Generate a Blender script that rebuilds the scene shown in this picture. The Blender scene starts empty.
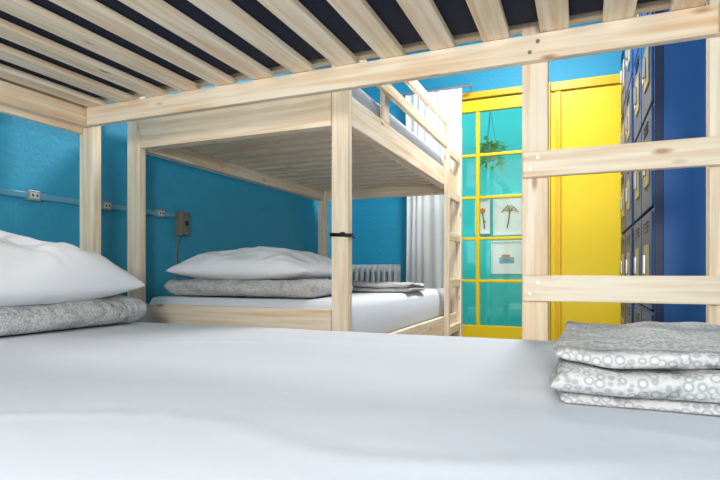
import bpy, bmesh, math, random
from mathutils import Vector, noise
random.seed(4)
S=bpy.context.scene
S.view_settings.view_transform='Standard'
S.view_settings.look='None'
col=S.collection
def lin(c):
    return tuple(((v/255)/12.92 if v/255<=.04045 else ((v/255+.055)/1.055)**2.4) for v in c)+(1,)
# ---------------- materials
def newmat(n):
    m=bpy.data.materials.new(n); m.use_nodes=True
    return m,m.node_tree.nodes,m.node_tree.links,m.node_tree.nodes['Principled BSDF']
def plain(n,c,rough=.5,metal=0,bump=0,bscale=60,var=0,spec=.4,bdist=.01):
    m,N,L,P=newmat(n)
    P.inputs['Base Color'].default_value=lin(c); P.inputs['Roughness'].default_value=rough
    P.inputs['Metallic'].default_value=metal; P.inputs['Specular IOR Level'].default_value=spec
    tc=N.new('ShaderNodeTexCoord')
    if var:
        nz=N.new('ShaderNodeTexNoise'); nz.inputs['Scale'].default_value=3; nz.inputs['Detail'].default_value=5
        L.new(tc.outputs['Object'],nz.inputs['Vector'])
        mx=N.new('ShaderNodeMix'); mx.data_type='RGBA'
        a=lin(c); mx.inputs[6].default_value=tuple(v*(1-var) for v in a[:3])+(1,)
        mx.inputs[7].default_value=tuple(min(1,v*(1+var)) for v in a[:3])+(1,)
        L.new(nz.outputs['Fac'],mx.inputs[0]); L.new(mx.outputs[2],P.inputs['Base Color'])
    if bump:
        nz=N.new('ShaderNodeTexNoise'); nz.inputs['Scale'].default_value=bscale; nz.inputs['Detail'].default_value=4
        L.new(tc.outputs['Object'],nz.inputs['Vector'])
        b=N.new('ShaderNodeBump'); b.inputs['Strength'].default_value=bump; b.inputs['Distance'].default_value=bdist
        L.new(nz.outputs['Fac'],b.inputs['Height']); L.new(b.outputs['Normal'],P.inputs['Normal'])
    return m
def wood(axis):
    m,N,L,P=newmat('pine_'+'xyz'[axis])
    P.inputs['Roughness'].default_value=.5; P.inputs['Specular IOR Level'].default_value=.3
    tc=N.new('ShaderNodeTexCoord'); oi=N.new('ShaderNodeObjectInfo')
    mu=N.new('ShaderNodeMath'); mu.operation='MULTIPLY'; mu.inputs[1].default_value=37
    L.new(oi.outputs['Random'],mu.inputs[0])
    ad=N.new('ShaderNodeVectorMath'); ad.operation='ADD'
    L.new(tc.outputs['Object'],ad.inputs[0]); L.new(mu.outputs[0],ad.inputs[1])
    def mp(along,cross):
        k=N.new('ShaderNodeMapping'); s=[cross]*3; s[axis]=along
        k.inputs['Scale'].default_value=s; L.new(ad.outputs[0],k.inputs['Vector']); return k
    k1=mp(1.6,34); n1=N.new('ShaderNodeTexNoise'); n1.inputs['Scale'].default_value=1.6; n1.inputs['Detail'].default_value=4; n1.inputs['Distortion'].default_value=.4
    L.new(k1.outputs[0],n1.inputs['Vector'])
    r=N.new('ShaderNodeValToRGB'); e=r.color_ramp.elements
    e[0].position=.3; e[0].color=lin((228,196,156)); e[1].position=.6; e[1].color=lin((247,232,208))
    L.new(n1.outputs['Fac'],r.inputs['Fac'])
    k2=mp(4.5,13); v=N.new('ShaderNodeTexVoronoi'); v.inputs['Scale'].default_value=1.0
    L.new(k2.outputs[0],v.inputs['Vector'])
    r2=N.new('ShaderNodeValToRGB'); e=r2.color_ramp.elements
    e[0].position=.04; e[0].color=(.8,.8,.8,1); e[1].position=.13; e[1].color=(0,0,0,1)
    L.new(v.outputs['Distance'],r2.inputs['Fac'])
    mx=N.new('ShaderNodeMix'); mx.data_type='RGBA'; L.new(r2.outputs['Color'],mx.inputs[0]); L.new(r.outputs['Color'],mx.inputs[6])
    mx.inputs[7].default_value=lin((172,120,78)); L.new(mx.outputs[2],P.inputs['Base Color'])
    b=N.new('ShaderNodeBump'); b.inputs['Strength'].default_value=.15; b.inputs['Distance'].default_value=.004
    L.new(n1.outputs['Fac'],b.inputs['Height']); L.new(b.outputs['Normal'],P.inputs['Normal'])
    return m
WOOD=[wood(0),wood(1),wood(2)]
def duvetmat():
    m,N,L,P=newmat('ring_print_cotton'); P.inputs['Roughness'].default_value=.9; P.inputs['Specular IOR Level'].default_value=.1
    tc=N.new('ShaderNodeTexCoord'); v=N.new('ShaderNodeTexVoronoi'); v.inputs['Scale'].default_value=84; v.inputs['Randomness'].default_value=.5
    L.new(tc.outputs['Object'],v.inputs['Vector'])
    r=N.new('ShaderNodeValToRGB'); r.color_ramp.interpolation='LINEAR'; e=r.color_ramp.elements
    e[0].position=.30; e[0].color=lin((207,205,201)); e[1].position=.58; e[1].color=lin((202,200,197))
    for p,c in ((.38,(168,168,169)),(.46,(168,168,169))):
        x=e.new(p); x.color=lin(c)
    L.new(v.outputs['Distance'],r.inputs['Fac']); L.new(r.outputs['Color'],P.inputs['Base Color'])
    nz=N.new('ShaderNodeTexNoise'); nz.inputs['Scale'].default_value=11; nz.inputs['Detail'].default_value=5; nz.inputs['Distortion'].default_value=.8
    L.new(tc.outputs['Object'],nz.inputs['Vector'])
    b=N.new('ShaderNodeBump'); b.inputs['Strength'].default_value=.7; b.inputs['Distance'].default_value=.04
    L.new(nz.outputs['Fac'],b.inputs['Height']); L.new(b.outputs['Normal'],P.inputs['Normal'])
    return m
DUV=duvetmat()
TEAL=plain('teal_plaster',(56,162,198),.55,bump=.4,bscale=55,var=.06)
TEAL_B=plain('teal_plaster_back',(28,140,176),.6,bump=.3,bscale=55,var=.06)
YEL=plain('yellow_paint',(222,192,16),.4,bump=.06,bscale=25,var=.05)
YEL2=plain('yellow_trim_paint',(216,170,16),.35)
SHEET=plain('white_sheet',(221,225,232),.85,bump=.18,bscale=6,spec=.15,bdist=.02)
PILW=plain('white_pillowcase',(236,237,240),.85,bump=.4,bscale=7,spec=.15,bdist=.02)
NAVY=plain('navy_mattress_fabric',(18,26,48),.8,bump=.2,bscale=200)
LBLUE=plain('locker_blue_enamel',(6,88,158),.4,bump=.03,bscale=20,var=.08)
LDOOR=plain('locker_door_blue',(10,62,120),.4,var=.08)
LNAVY=plain('locker_navy_enamel',(8,34,76),.4,var=.05)
LTAN=plain('locker_tan_enamel',(160,148,116),.4,metal=.3,var=.1)
STEEL=plain('steel',(170,172,175),.3,metal=.9)
BLACK=plain('black_plastic',(18,18,20),.5)
GREYB=plain('grey_box_plastic',(120,116,102),.5)
CONDU=plain('painted_conduit',(104,170,198),.35,metal=.1)
OUTBX=plain('galvanised_box',(150,165,172),.4,metal=.5)
OUTW=plain('outlet_cream',(205,212,205),.4)
FLOOR=plain('floor_vinyl',(120,112,104),.5,var=.12,bump=.05)
CEIL=plain('ceiling_white',(235,235,232),.8)
TURQ=plain('turquoise_stucco',(40,205,205),.7,bump=.3,bscale=40,var=.05)
GREEN=plain('leaf_green',(110,190,70),.5)
WHITE=plain('white_enamel',(225,228,228),.4)
TERR=plain('planter_grey',(190,196,190),.7)
PAPER=plain('print_paper',(235,238,232),.7)
ORNG=plain('print_orange',(214,120,60),.7)
PBLU=plain('print_blue',(110,160,175),.7)
DARKF=plain('dark_frame',(70,60,50),.5)
CONC=plain('courtyard_concrete',(150,148,140),.8,var=.1,bump=.2)
CURT,_N,_L,_P=newmat('white_curtain')
_P.inputs['Base Color'].default_value=lin((244,245,247)); _P.inputs['Roughness'].default_value=.95; _P.inputs['Specular IOR Level'].default_value=.05
_t=_N.new('ShaderNodeBsdfTranslucent'); _t.inputs[0].default_value=lin((242,244,247)); _x=_N.new('ShaderNodeMixShader'); _x.inputs[0].default_value=.25
_L.new(_P.outputs[0],_x.inputs[1]); _L.new(_t.outputs[0],_x.inputs[2]); _L.new(_x.outputs[0],[n for n in _N if n.type=='OUTPUT_MATERIAL'][0].inputs[0])
def glassmat():
    m,N,L,P=newmat('window_glass'); N.remove(P)
    o=[n for n in N if n.type=='OUTPUT_MATERIAL'][0]
    t=N.new('ShaderNodeBsdfTransparent'); t.inputs[0].default_value=(.95,.98,.98,1)
    g=N.new('ShaderNodeBsdfGlossy'); g.inputs['Roughness'].default_value=.03
    f=N.new('ShaderNodeFresnel'); f.inputs[0].default_value=1.5
    x=N.new('ShaderNodeMixShader'); L.new(f.outputs[0],x.inputs[0]); L.new(t.outputs[0],x.inputs[1]); L.new(g.outputs[0],x.inputs[2]); L.new(x.outputs[0],o.inputs[0])
    return m
GLASS=glassmat()
# ---------------- helpers
def empty(n,loc=(0,0,0)):
    e=bpy.data.objects.new(n,None); e.location=loc; e.empty_display_size=.1; col.objects.link(e); return e
def par(o,p):
    if p is not None:
        o.parent=p; o.matrix_parent_inverse=p.matrix_basis.inverted()
    return o
def box(n,x0,x1,y0,y1,z0,z1,mat=None,p=None,bev=.004):
    d=(x1-x0,y1-y0,z1-z0)
    bm=bmesh.new(); bmesh.ops.create_cube(bm,size=1); bmesh.ops.scale(bm,vec=d,verts=bm.verts)
    if bev: bmesh.ops.bevel(bm,geom=bm.edges[:],offset=min(bev,min(d)*.4),segments=2,affect='EDGES',profile=.6)
    me=bpy.data.meshes.new(n); bm.to_mesh(me); bm.free()
    o=bpy.data.objects.new(n,me); o.location=((x0+x1)/2,(y0+y1)/2,(z0+z1)/2)
    if mat is None: mat=WOOD[d.index(max(d))]
    me.materials.append(mat); col.objects.link(o); return par(o,p)
def meshobj(n,vs,fs,mat,p=None,smooth=True,origin=None):
    c=Vector(origin) if origin else sum((Vector(v) for v in vs),Vector())/len(vs)
    me=bpy.data.meshes.new(n); me.from_pydata([Vector(v)-c for v in vs],[],fs); me.update()
    if smooth:
        for q in me.polygons: q.use_smooth=True
    me.materials.append(mat); o=bpy.data.objects.new(n,me); o.location=c; col.objects.link(o)
    bm=bmesh.new(); bm.from_mesh(me); bmesh.ops.recalc_face_normals(bm,faces=bm.faces); bm.to_mesh(me); bm.free()
    return par(o,p)
def tube(n,pts,r,mat,p=None,cyc=False,seg=2):
    cu=bpy.data.curves.new(n,'CURVE'); cu.dimensions='3D'; cu.bevel_depth=r; cu.bevel_resolution=seg
    s=cu.splines.new('POLY'); s.points.add(len(pts)-1); c=Vector(pts[0])
    for i,q in enumerate(pts): s.points[i].co=(*(Vector(q)-c),1)
    s.use_cyclic_u=cyc; cu.use_fill_caps=True; cu.materials.append(mat)
    o=bpy.data.objects.new(n,cu); o.location=c; col.objects.link(o); return par(o,p)
def cyl(n,c,r,h,axis,mat,p=None,r2=None,seg=20):
    bm=bmesh.new(); bmesh.ops.create_cone(bm,cap_ends=True,segments=seg,radius1=r,radius2=r if r2 is None else r2,depth=h)
    me=bpy.data.meshes.new(n); bm.to_mesh(me); bm.free(); me.materials.append(mat)
    o=bpy.data.objects.new(n,me); o.location=c
    if axis=='X': o.rotation_euler=(0,math.pi/2,0)
    if axis=='Y': o.rotation_euler=(math.pi/2,0,0)
    col.objects.link(o); return par(o,p)
def fb(x,y,z=0,s=1): return noise.noise(Vector((x*s,y*s,z*s)))
# ---------------- soft goods
def mattress(n,x0,x1,y0,y1,z0,z1,mat,wr=.004,nx=70,ny=50):
    R=.035
    bm=bmesh.new()
    bmesh.ops.create_grid(bm,x_segments=nx,y_segments=ny,size=.5)
    me=bpy.data.meshes.new(n)
    cx,cy,cz=(x0+x1)/2,(y0+y1)/2,(z0+z1)/2; W,D,H=x1-x0,y1-y0,z1-z0
    for v in bm.verts:
        u,w=v.co.x*W,v.co.y*D
        ex=W/2-abs(u); ey=D/2-abs(w)
        z=H/2
        for e_ in (ex,ey):
            if e_<R: z-=R-math.sqrt(max(0,R*R-(R-e_)**2))
        X,Y=u+cx,w+cy
        f=min(1,max(0,min(ex,ey)/.08))
        ridge=max(0,1-abs(fb(X*.7+Y*.3,Y*1.6-X*.5,3,2.2))*9)
        k=wr*f*(1.0*fb(X,Y,1,2.2)+.75*ridge*max(0,fb(X,Y,9,2)+.3)+.2*fb(X,Y,5,9))
        v.co=Vector((u,w,z+k))
    be=[e for e in bm.edges if e.is_boundary]
    r=bmesh.ops.extrude_edge_only(bm,edges=be)
    for v in [g for g in r['geom'] if isinstance(g,bmesh.types.BMVert)]:
        v.co.z=-H/2+.02
    be=[e for e in bm.edges if e.is_boundary]
    r=bmesh.ops.extrude_edge_only(bm,edges=be)
    for v in [g for g in r['geom'] if isinstance(g,bmesh.types.BMVert)]:
        v.co.z=-H/2; v.co.x*=.985; v.co.y*=.985
    be=[e for e in bm.edges if e.is_boundary]
    bmesh.ops.contextual_create(bm,geom=be)
    bmesh.ops.recalc_face_normals(bm,faces=bm.faces)
    for f in bm.faces: f.smooth=len(f.verts)<6
    bm.to_mesh(me); bm.free(); me.materials.append(mat)
    o=bpy.data.objects.new(n,me); o.location=(cx,cy,cz); col.objects.link(o); return o
def pillow(n,c,sx,sy,h,mat,rot=0,seed=0,tilt=(0,0)):
    N_=60; vs=[];fs=[]; idx={}
    for side in (1,-1):
        for i in range(N_+1):
            for j in range(N_+1):
                u=-1+2*i/N_; v=-1+2*j/N_
                u=math.sin(u*math.pi/2)*.5+u*.5; v=math.sin(v*math.pi/2)*.5+v*.5
                edge=(i in(0,N_) or j in(0,N_))
                if edge and side==-1: idx[(side,i,j)]=idx[(1,i,j)]; continue
                t=((1-abs(u)**2.6)*(1-abs(v)**2.6))
                t=max(t,0)**.48
                x=u*sx/2*(1-.07*(1-v*v)); y=v*sy/2*(1-.07*(1-u*u))
                cr=max(0,1-abs(fb(u*.8+v*.5+seed,v*1.2-u*.6,seed+2,1.9))*7)
                w=fb(u*1.3+seed,v*2.1,seed,1.6)*.22-.10*cr+.06*fb(u+seed,v,1,6)
                z=(h*.72*t*(1+w) if side==1 else -h*.28*min(1,t*1.3))
                z+=.012*fb(u+seed,v,4,2)*(1 if edge or side==1 else 0)
                idx[(side,i,j)]=len(vs); vs.append((x,y,z))
    for side in (1,-1):
        for i in range(N_):
            for j in range(N_):
                q=[idx[(side,i,j)],idx[(side,i+1,j)],idx[(side,i+1,j+1)],idx[(side,i,j+1)]]
                fs.append(q if side==1 else q[::-1])
    o=meshobj(n,vs,fs,mat,origin=(0,0,0))
    o.location=c; o.rotation_euler=(tilt[0],tilt[1],rot)
    m=o.modifiers.new('s','SUBSURF'); m.levels=1; m.render_levels=1
    return o
def folded(n,c,L,W,h,layers,mat,rot=0,seed=0,crown=.0,offs=None,ths=None,amp=1.0):
    """serpentine folded cloth. profile in local X (length L), extruded along local Y (W). h total height"""
    th=h/layers; g=th*.05
    pts=[]
    R=(th)/2
    for k in range(layers):
        z=th*(k+.5); xs=[-L/2+R,L/2-R]
        if offs: xs=[xs[0]+offs[k][0],xs[1]+offs[k][1]]
        a,b=(xs[0],xs[1]) if k%2==0 else (xs[1],xs[0])
        for t in range(21): pts.append((a+(b-a)*t/20,z))
        if k<layers-1:
            sgn=1 if k%2==0 else -1
            for t in range(1,5):
                an=-math.pi/2+math.pi*t/5
                pts.append((b+sgn*R*math.cos(an)*1.0,z+R+R*math.sin(an)))
    hw=th/2-g
    A=[];B=[]
    for i,(x,z) in enumerate(pts):
        x0,z0=pts[max(0,i-1)]; x1,z1=pts[min(len(pts)-1,i+1)]
        d=Vector((x1-x0,z1-z0)).normalized(); nn=Vector((-d.y,d.x))
        A.append((x+nn.x*hw,z+nn.y*hw)); B.append((x-nn.x*hw,z-nn.y*hw))
    d=Vector((pts[-1][0]-pts[-2][0],0)).normalized()
    ecap=[(pts[-1][0]+d.x*hw*math.cos(a)*1.0,pts[-1][1]+hw*math.sin(a)) for a in (.6,0,-.6)]
    if (A[-1][1]<B[-1][1]): ecap=ecap[::-1]
    scap=[(pts[0][0]-hw*math.cos(a),pts[0][1]+hw*math.sin(a)) for a in (-.6,0,.6)]
    prof=A+ecap+B[::-1]+scap
    M=44; vs=[];fs=[]; K=len(prof)
    er=max(.012,th*.45)
    for j in range(M+1):
        s=j/M; s=.5-.5*math.cos(s*math.pi)*.35-.5*(1-2*s)*.65 ; y=-W/2+W*s
        e=min(s,1-s)*W
        pinch=1 if e>er else .25+.75*math.sqrt(max(0,1-(1-e/er)**2))
        for i,(x,z) in enumerate(prof):
            lay=min(layers-1,max(0,int(z/th))); zc=th*(lay+.5)
            zz=zc+(z-zc)*pinch
            f=zz/h
            dx=amp*.014*fb(x*.5,y*2.2,zz*14+seed,2.5)
            dy=amp*.016*fb(x*1.5,seed,zz*16,3)
            cr=max(0,1-abs(fb(x*1.2+seed,y*.8+x*.5,seed,3.2))*8)
            dz=f*(amp*(.014*fb(x+seed,y,0,6)+.008*fb(x,y+seed,zz*5,15)-.006*cr)+crown*(1-(2*x/L)**2)*(1-(2*s-1)**2))
            vs.append((x+dx,y+dy,max(0.0,zz+dz)))
    for j in range(M):
        for i in range(K):
            a=j*K+i; b=j*K+(i+1)%K
            fs.append([a,b,b+K,a+K])
    nA=len(A)
    for j,rev in ((0,0),(M,1)):
        base=j*K
        Ai=list(range(nA)); Bi=[nA+3+(nA-1-i) for i in range(nA)]
        for i in range(nA-1):
            q=[base+Ai[i],base+Ai[i+1],base+Bi[i+1],base+Bi[i]]
            fs.append(q if rev else q[::-1])
        fs.append([base+nA-1,base+nA,base+nA+1,base+nA+2,base+nA+3])
        fs.append([base+0,base+Bi[0]]+[base+K-3,base+K-2,base+K-1])
    o=meshobj(n,vs,fs,mat,origin=(0,0,0)); o.location=c; o.rotation_euler=(0,0,rot)
    m=o.modifiers.new('s','SUBSURF'); m.levels=1; m.render_levels=1
    return o
# ---------------- room shell
XL,XR,YF,YB,ZC=-1.95,.95,-1.3,4.15,2.65
box('floor',XL-.1,XR+.1,YF,YB+.1,-.1,0,FLOOR,bev=0)
box('ceiling',XL-.1,XR+.1,YF,YB+.1,ZC,ZC+.1,CEIL,bev=0)
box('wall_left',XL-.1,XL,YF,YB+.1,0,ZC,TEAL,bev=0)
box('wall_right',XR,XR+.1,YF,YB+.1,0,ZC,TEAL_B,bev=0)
wb=empty('wall_back',(-.5,YB,1.3))
DX0,DX1,DT=-1.17,-.2,2.06
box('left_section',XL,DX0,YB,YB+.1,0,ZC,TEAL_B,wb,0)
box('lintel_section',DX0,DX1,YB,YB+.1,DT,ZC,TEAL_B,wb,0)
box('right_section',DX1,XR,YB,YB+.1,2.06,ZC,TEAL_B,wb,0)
box('yellow_section',DX1,XR,YB,YB+.1,0,2.06,YEL,wb,0)
box('trim_1',DX1+.002,XR-.36,YB-.02,YB-.001,1.99,2.05,YEL2,bev=.004)
box('trim_2',DX1+.03,DX1+.07,YB-.02,YB-.001,.0,1.985,YEL2,bev=.004)
box('baseboard_back',DX1+.08,.26,YB-.015,YB-.001,.0,.1,YEL2,bev=.004)
# door
d=empty('door_1',(-.7,YB,0))
F=.05
box('jamb_left',DX0+.002,DX0+F,YB-.02,YB+.09,0,DT-.002,YEL2,d)
box('jamb_right',DX1-F,DX1-.002,YB-.02,YB+.09,0,DT-.002,YEL2,d)
box('head_jamb',DX0+F,DX1-F,YB-.02,YB+.09,DT-.05,DT-.002,YEL2,d)
gx0,gx1=-1.05,-.395
box('stile_left',DX0+F+.003,gx0,YB+.0,YB+.045,.01,2.0,YEL,d)
box('stile_right',gx1,DX1-F-.003,YB+.0,YB+.045,.01,2.0,YEL,d)
box('top_rail',gx0,gx1,YB,YB+.045,1.91,2.0,YEL,d)
box('bottom_rail',gx0,gx1,YB,YB+.045,.01,.245,YEL,d)
for i,z in enumerate((1.57,1.24,.92,.59)):
    box('muntin_h_%d'%i,gx0,gx1,YB+.006,YB+.039,z-.012,z+.012,YEL,d,.006)
box('muntin_v',-.752,-.722,YB+.004,YB+.041,.245,1.91,YEL,d,.006)
box('glass',gx0,gx1,YB+.02,YB+.024,.245,1.91,GLASS,d,0)
cyl('knob',(-.32,YB-.03,.98),.025,.05,'Y',STEEL,d)
# curtain
def curtain(n,x0,x1,y,z0,z1,folds,amp,mat):
    e=empty(n,((x0+x1)/2,y,z1)); vs=[];fs=[];nx=folds*14;nz=24
    for j in range(nz+1):
        t=j/nz; z=z1-(z1-z0)*t
        for i in range(nx+1):
            s=i/nx; a=amp*(.6+.4*t)*(.65+.7*fb(s*5,t*.6,3))
            vs.append((x0+(x1-x0)*s+.012*math.sin(t*4+s*9),y+a*math.sin(s*folds*2*math.pi+1.4*fb(s*4,t*1.2,7)*3)+.8*amp*fb(s*6,t*2),z))
    for j in range(nz):
        for i in range(nx):
            a=j*(nx+1)+i; fs.append([a,a+1,a+nx+2,a+nx+1])
    meshobj('drape',vs,fs,mat,e)
    tube('rod',[(x0-.03,y,z1+.012),(x1+.08,y,z1+.012)],.009,STEEL,e)
    for x in (x0-.02,x1+.06): tube('bracket',[(x,y,z1+.012),(x,YB-.025,z1+.012)],.006,STEEL,e)
    return e
curtain('curtain',-1.29,-.84,4.04,.06,2.07,7,.013,CURT)
# radiator
r=empty('radiator',(-1.55,4.0,0))
for i in range(9):
    x=-1.75+i*.048; box('fin_%d'%i,x,x+.026,3.97,4.08,.12,.72,WHITE,r,.008)
box('top_manifold',-1.76,-1.335,4.0,4.05,.66,.69,WHITE,r); box('bottom_manifold',-1.76,-1.335,4.0,4.05,.14,.18,WHITE,r)
for x in (-1.75,-1.366): box('foot',x,x+.026,3.98,4.07,0,.12,WHITE,r)
# courtyard beyond the door
box('courtyard_ground',-3.2,1.6,YB+.1,5.5,-.12,-.02,CONC,bev=0)
box('courtyard_wall',-3.2,1.6,5.4,5.5,-.02,2.7,TURQ,bev=0)
def picture(x0,x1,z0,z1,kind,fm):
    e=empty('framed_picture',((x0+x1)/2,5.38,(z0+z1)/2)); w=.014
    y0,y1=5.365,5.399
    box('frame_l',x0,x0+w,y0,y1,z0,z1,fm,e,.002);box('frame_r',x1-w,x1,y0,y1,z0,z1,fm,e,.002)
    box('frame_t',x0+w,x1-w,y0,y1,z1-w,z1,fm,e,.002);box('frame_b',x0+w,x1-w,y0,y1,z0,z0+w,fm,e,.002)
    box('paper',x0+w,x1-w,5.38,5.399,z0+w,z1-w,PAPER,e,0)
    cx,cz=(x0+x1)/2,(z0+z1)/2; W=(x1-x0);H=(z1-z0)
    if kind==0:
        cyl('bloom',(cx,5.377,cz+.15*H),.17*W,.006,'Y',ORNG,e); tube('stem',[(cx,5.377,cz+.1*H),(cx+.02,5.377,cz-.35*H)],.005,DARKF,e)
        cyl('leaf',(cx+.12*W,5.377,cz-.15*H),.09*W,.006,'Y',GREEN,e)
    elif kind==1:
        tube('trunk',[(cx-.05*W,5.377,cz-.32*H),(cx,5.377,cz-.1*H),(cx+.03*W,5.377,cz+.1*H)],.005,DARKF,e)
        for q in range(7):
            a=.2+q*.45; tube('frond',[(cx+.03*W,5.377,cz+.1*H),(cx+.03*W+.16*W*math.cos(a),5.377,cz+.1*H+.16*H*math.sin(a)),(cx+.03*W+.28*W*math.cos(a),5.377,cz+.04*H+.16*H*math.sin(a))],.004,[ORNG,DARKF,GREEN][q%3],e)
    else:
        box('band',x0+.08,x1-.08,5.375,5.38,cz-.18*H,cz,PBLU,e,0); box('band2',x0+.1,x1-.12,5.375,5.38,cz,cz+.08*H,ORNG,e,0)
picture(-.80,-.50,1.02,1.42,1,WHITE); picture(-.98,-.83,1.04,1.40,0,WHITE)
picture(-.82,-.52,.64,.97,2,WHITE)
# hanging plant
hp=empty('hanging_plant',(-.78,4.8,1.75))
box('pergola_beam',-3.2,1.6,4.76,4.84,2.6,2.7,WHITE)
cyl('pot',(-.74,4.8,1.70),.045,.09,'Z',TERR,hp,r2=.065)
for k in range(3):
    a=k*2.09; tube('cord',[(-.74+.06*math.cos(a),4.8+.06*math.sin(a),1.745),(-.74,4.8,2.1),(-.74,4.8,2.6)],.002,DARKF,hp)
vs=[];fs=[]
for k in range(240):
    a=random.random()*6.28; rr=random.uniform(.02,.12); dr=random.uniform(.0,.30)*(rr/.12)
    c0=Vector((-.74+rr*math.cos(a),4.8+rr*math.sin(a),1.80-dr+random.uniform(0,.03)))
    tdir=Vector((math.cos(a),math.sin(a),random.uniform(-1.0,.9))).normalized(); sd=tdir.cross(Vector((0,0,1))).normalized()
    l=random.uniform(.04,.07); w=.015; b=len(vs)
    vs+= [c0,c0+tdir*l*.5+sd*w,c0+tdir*l,c0+tdir*l*.5-sd*w]; fs.append([b,b+1,b+2,b+3])
meshobj('leaves',vs,fs,GREEN,hp,smooth=False)
for k in range(9):
    a=k*.7; tube('vine',[(-.74+.03*math.cos(a),4.8+.03*math.sin(a),1.74),(-.74+.08*math.cos(a),4.8+.08*math.sin(a),1.78),(-.74+.11*math.cos(a),4.8+.11*math.sin(a),1.55)],.003,GREEN,hp)
# ---------------- lockers
def locker(y0,y1,ztop,rows,bodym):
    x0,x1=.267,.74; e=empty('locker',((x0+x1)/2,(y0+y1)/2,0)); t=.012
    box('side_near',x0,x1,y0,y0+t,.06,ztop,bodym,e,.003); box('side_far',x0,x1,y1-t,y1,.06,ztop,bodym,e,.003)
    box('back',x1-t,x1,y0+t,y1-t,.06,ztop,bodym,e,0); box('top',x0,x1,y0+t,y1-t,ztop-t,ztop,bodym,e,.003)
    box('base',x0,x1,y0+t,y1-t,.06,.09,bodym,e,.003); box('plinth',x0+.03,x1,y0+.01,y1-.01,0,.06,LNAVY,e,.003)
    hgt=(ztop-.1)/rows; n=2; w=(y1-y0-2*t)/n
    for c in range(n):
        ya=y0+t+c*w
        if c: box('mullion',x0+.002,x1-t,ya-.006,ya+.006,.09,ztop-t,bodym,e,0)
        for k in range(rows):
            za=.09+k*hgt
            box('door_panel',x0-.008,x0+.012,ya+.012,ya+w-.012,za+.008,za+hgt-.012,LDOOR,e,.004)
            box('shelf',x0+.013,x1-t,ya+.006,ya+w-.006,za+hgt-.012,za+hgt-.004,bodym,e,0)
            for q in range(3): box('vent',x0-.012,x0-.008,ya+w*.3,ya+w*.7,za+hgt-.05-.018*q,za+hgt-.044-.018*q,LNAVY,e,0)
            box('latch_plate',x0-.014,x0-.008,ya+w*.2,ya+w*.6,za+hgt*.25,za+hgt*.66,LTAN,e,.004)
            box('latch',x0-.026,x0-.014,ya+w*.38,ya+w*.46,za+hgt*.36,za+hgt*.56,STEEL,e,.003)
            box('number_plate',x0-.012,x0-.008,ya+w*.70,ya+w*.82,za+hgt*.4,za+hgt*.5,OUTW,e,0)
            box('front_rail',x0,x0+.014,ya+.006,ya+w-.006,za+hgt-.018,za+hgt-.001,bodym,e,0)
    box('side_rib',x0,x0+.03,y0-.006,y0,.06,ztop,LNAVY,e,.002)
    return e
locker(2.34,3.12,2.16,5,LBLUE); locker(3.22,4.10,2.16,5,LBLUE)
# ---------------- bunk beds
ZR0,ZR1=1.204,1.272
def screws(e,pts,axis='Y'):
    for q in pts: cyl('screw',q,.005,.004,axis,STEEL,e,seg=10)
b=empty('bunk_bed',(-.7,.7,0))
PX=[(-1.765,-1.695),(.278,.348)]; PYf=(1.452,1.492); PYn=(-.072,-.032)
for (a,c) in PX:
    for (u,v) in (PYf,PYn): box('post',a,c,u,v,0,1.72,None,b,.004)
box('upper_side_rail',-1.695,.35,1.425,1.451,ZR0,ZR1,None,b); box('upper_side_rail_near',-1.695,.35,-.03,-.005,ZR0,ZR1,None,b)
box('upper_side_board',-1.695,.277,1.455,1.485,ZR1+.03,ZR1+.17,None,b)
box('upper_end_rail',-1.74,-1.705,.0,1.45,ZR0,ZR1+.0,None,b); box('upper_end_rail_foot',.29,.325,.0,1.42,ZR0,ZR1,None,b)
box('upper_end_board',-1.765,-1.742,-.03,1.45,ZR0-.02,ZR0+.14,None,b)
box('lower_side_rail',-1.695,.277,1.455,1.485,.27,.38,None,b); box('lower_side_rail_near',-1.695,.277,-.065,-.04,.27,.38,None,b)
box('lower_end_rail',-1.75,-1.72,-.03,1.45,.27,.38,None,b); box('lower_end_rail_foot',.30,.33,-.03,1.45,.27,.38,None,b)
x=-1.69; i=0
while x<.24:
    box('upper_slat_%d'%i,x,x+.07,.0,1.449,ZR1+.001,ZR1+.021,None,b,.004)
    box('lower_slat_%d'%i,x,x+.07,-.035,1.45,.275,.293,None,b,.003)
    x+=.145; i+=1
box('ladder_upright',-.142,-.077,1.452,1.492,0,1.72,None,b,.004)
for k,z in enumerate((.585,.905,.265)):
    box('ladder_rung_%d'%k,-.138,.35,1.426,1.451,z,z+.066,None,b,.005)
    screws(b,[(-.12,1.425,z+.02),(-.1,1.425,z+.048),(.30,1.425,z+.02),(.32,1.425,z+.048)])
screws(b,[(-.12,1.424,1.225),(-.1,1.424,1.25)])
b2=empty('bunk_bed',(-1.3,2.7,0))
AX0,AX1,AY0,AY1=-1.857,-.785,1.77,3.66
for (a,c) in ((AX0,AX0+.07),(AX1-.067,AX1)):
    for (u,v) in ((AY0,AY0+.04),(AY1-.04,AY1)): box('post',a,c,u,v,0,1.70 if c<-1 else 1.66,None,b2,.004)
box('upper_end_board',AX0+.071,AX1-.071,AY0+.004,AY0+.032,ZR0,ZR0+.16,None,b2)
box('upper_end_board_far',AX0+.071,AX1-.071,AY1-.032,AY1-.004,ZR0,ZR0+.16,None,b2)
box('upper_end_ledge',AX0+.071,AX1-.071,AY0+.033,AY0+.06,ZR0,ZR0+.07,None,b2)
box('upper_side_rail',AX1-.026,AX1-.001,AY0+.041,AY1-.041,ZR0,ZR0+.11,None,b2)
box('upper_side_rail_wall',AX0+.001,AX0+.026,AY0+.041,AY1-.041,ZR0,ZR0+.11,None,b2)
box('upper_ledge',AX1-.055,AX1-.027,AY0+.061,AY1-.041,ZR0,ZR0+.065,None,b2)
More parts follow.
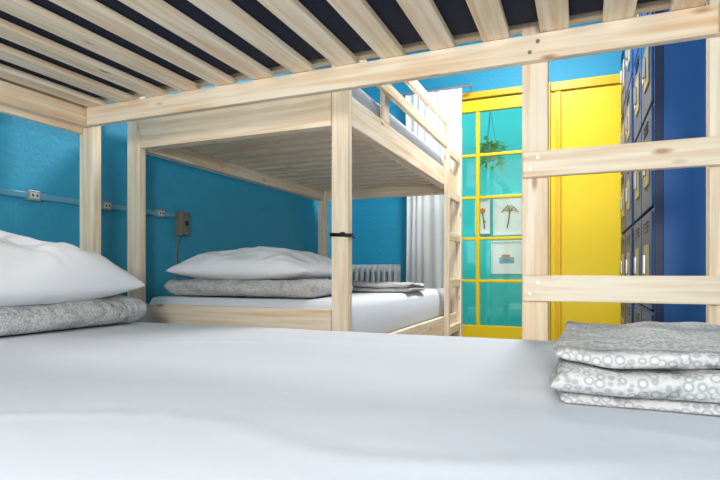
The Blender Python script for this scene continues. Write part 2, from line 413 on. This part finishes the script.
box('upper_ledge_wall',AX0+.027,AX0+.055,AY0+.061,AY1-.041,ZR0,ZR0+.065,None,b2)
y=AY0+.08;i=0
while y<AY1-.12:
    box('upper_slat_%d'%i,AX0+.03,AX1-.03,y,y+.06,ZR0+.066,ZR0+.084,None,b2,.003)
    box('lower_slat_%d'%i,AX0+.03,AX1-.03,y,y+.06,.345,.36,None,b2,.003)
    y+=.118;i+=1
box('lower_end_board',AX0+.071,AX1-.071,AY0+.004,AY0+.032,.40,.52,None,b2)
box('lower_end_board_far',AX0+.071,AX1-.071,AY1-.032,AY1-.004,.40,.52,None,b2)
box('lower_side_rail',AX1-.026,AX1-.001,AY0+.041,AY1-.041,.27,.38,None,b2)
box('lower_side_rail_wall',AX0+.001,AX0+.026,AY0+.041,AY1-.041,.27,.38,None,b2)
box('guard_rail_top',AX1+.001,AX1+.022,AY0+.01,3.24,1.575,1.635,None,b2)
box('guard_rail_mid',AX1+.001,AX1+.022,AY0+.01,3.24,1.43,1.48,None,b2)
box('guard_post',AX1-.024,AX1-.001,2.17,2.23,ZR0+.112,1.66,None,b2)
box('ladder_upright',AX1-.001+.002,AX1+.03,3.25,3.29,0,1.66,None,b2)
box('ladder_upright_far',AX1+.001,AX1+.03,AY1-.04,AY1,0,1.66,None,b2)
for k,z in enumerate((.26,.56,.86,1.13,1.40)): box('ladder_rung_%d'%k,AX1+.002,AX1+.026,3.291,AY1-.042,z,z+.055,None,b2)
ct=empty('cable_tie',(-.81,1.79,.80))
X0,X1,Y0,Y1=AX1-.070,AX1+.003,AY0-.003,AY0+.043
for z in (.795,.802): tube('strap',[(X0,Y0,z),(X1,Y0,z-.004),(X1,Y1,z),(X0,Y1,z)],.0035,BLACK,ct,True)
tube('tail',[(X1-.01,Y0-.003,.797),(X1+.02,Y0-.012,.79),(X1+.034,Y0-.01,.782)],.003,BLACK,ct)
box('buckle',X1-.03,X1-.012,Y0-.01,Y0-.003,.79,.806,BLACK,ct,.002)
# ---------------- bedding
mattress('mattress',-1.685,.27,-.03,1.43,.296,.488,SHEET,.006,150,110)
mattress('mattress',-1.685,.27,.0,1.42,ZR1+.023,1.45,NAVY,.0,20,16)
mattress('mattress',AX0+.06,AX1-.035,AY0+.045,AY1-.045,.363,.55,SHEET,.004,50,70)
mattress('mattress',AX0+.06,AX1-.035,AY0+.065,AY1-.045,ZR0+.087,1.43,SHEET,.003,30,40)
folded('folded_duvet',(-1.53,.77,.490),.32,1.24,.088,2,DUV,seed=2,offs=[(0,.0),(0,-.012)])
pillow('pillow',(-1.52,1.0,.632),.42,.68,.185,PILW,rot=.06,seed=1,tilt=(0,.08))
folded('folded_duvet',(-1.345,2.05,.552),.44,.74,.082,1,DUV,rot=math.pi/2,seed=7,amp=1.6)
pillow('pillow',(-1.345,2.06,.664),.70,.46,.14,PILW,rot=.02,seed=5)
folded('folded_duvet',(.19,.965,.489),.50,.44,.072,4,DUV,rot=math.pi/2,seed=12,offs=[(.012,.0),(-.008,0),(-.008,-.01),(.006,-.01)],amp=1.1)
folded('folded_blanket',(-1.02,2.78,.552),.30,.40,.05,2,DUV,rot=math.pi/2,seed=15)
# ---------------- wall conduit & box
w=empty('outlet_conduit',(XL,1.8,.95))
box('channel',XL+.001,XL+.02,.2,2.16,.940,.964,CONDU,w,.004)
for y in (1.388,1.725,2.05):
    box('outlet_box',XL+.001,XL+.026,y-.026,y+.026,.932,.972,OUTBX,w,.004)
    box('outlet_face',XL+.026,XL+.029,y-.018,y+.018,.940,.964,OUTW,w,.002)
    for q in (-.009,.009): box('slot',XL+.029,XL+.030,y+q-.003,y+q+.003,.947,.957,BLACK,w,0)
jb=empty('wall_switch_box',(XL,2.2,.9))
box('case',XL+.001,XL+.05,2.17,2.225,.85,.975,GREYB,jb,.006); box('cover',XL+.05,XL+.055,2.178,2.217,.865,.96,GREYB,jb,.003)
box('toggle',XL+.055,XL+.065,2.192,2.202,.90,.925,BLACK,jb,.002)
tube('cord',[(XL+.02,2.18,.85),(XL+.02,2.165,.80),(XL+.02,2.16,.70),(XL+.02,2.15,.5)],.005,GREYB,jb)
# ---------------- lights
def area(n,loc,size,en,rot=(0,0,0),c=(1,1,1)):
    l=bpy.data.lights.new(n,'AREA'); l.shape='DISK'; l.size=size; l.energy=en; l.color=c
    o=bpy.data.objects.new(n,l); o.location=loc; o.rotation_euler=rot; col.objects.link(o)
area('ceiling_light',(-.3,3.0,2.6),.6,68,c=(1,.98,.95)); area('ceiling_light',(-.2,.3,2.6),.7,14)
area('camera_flash',(.1,-.8,1.0),.35,27,(math.radians(96),0,math.radians(26)),(1,.985,.96))
sun=bpy.data.lights.new('sun','SUN'); sun.energy=2.2; sun.angle=.3
so=bpy.data.objects.new('sun',sun); so.rotation_euler=(math.radians(35),0,math.radians(-15)); col.objects.link(so)
W=bpy.data.worlds.new('sky'); S.world=W; W.use_nodes=True
W.node_tree.nodes['Background'].inputs[0].default_value=(.97,.98,1,1); W.node_tree.nodes['Background'].inputs[1].default_value=1.75
# ---------------- camera
cam=bpy.data.cameras.new('camera'); cam.sensor_width=36; cam.lens=529/720*36; cam.shift_y=32/720; cam.clip_start=.02
co=bpy.data.objects.new('camera',cam); co.location=(0,0,.66); co.rotation_euler=(math.pi/2,0,math.radians(22.6)); col.objects.link(co)
S.camera=co
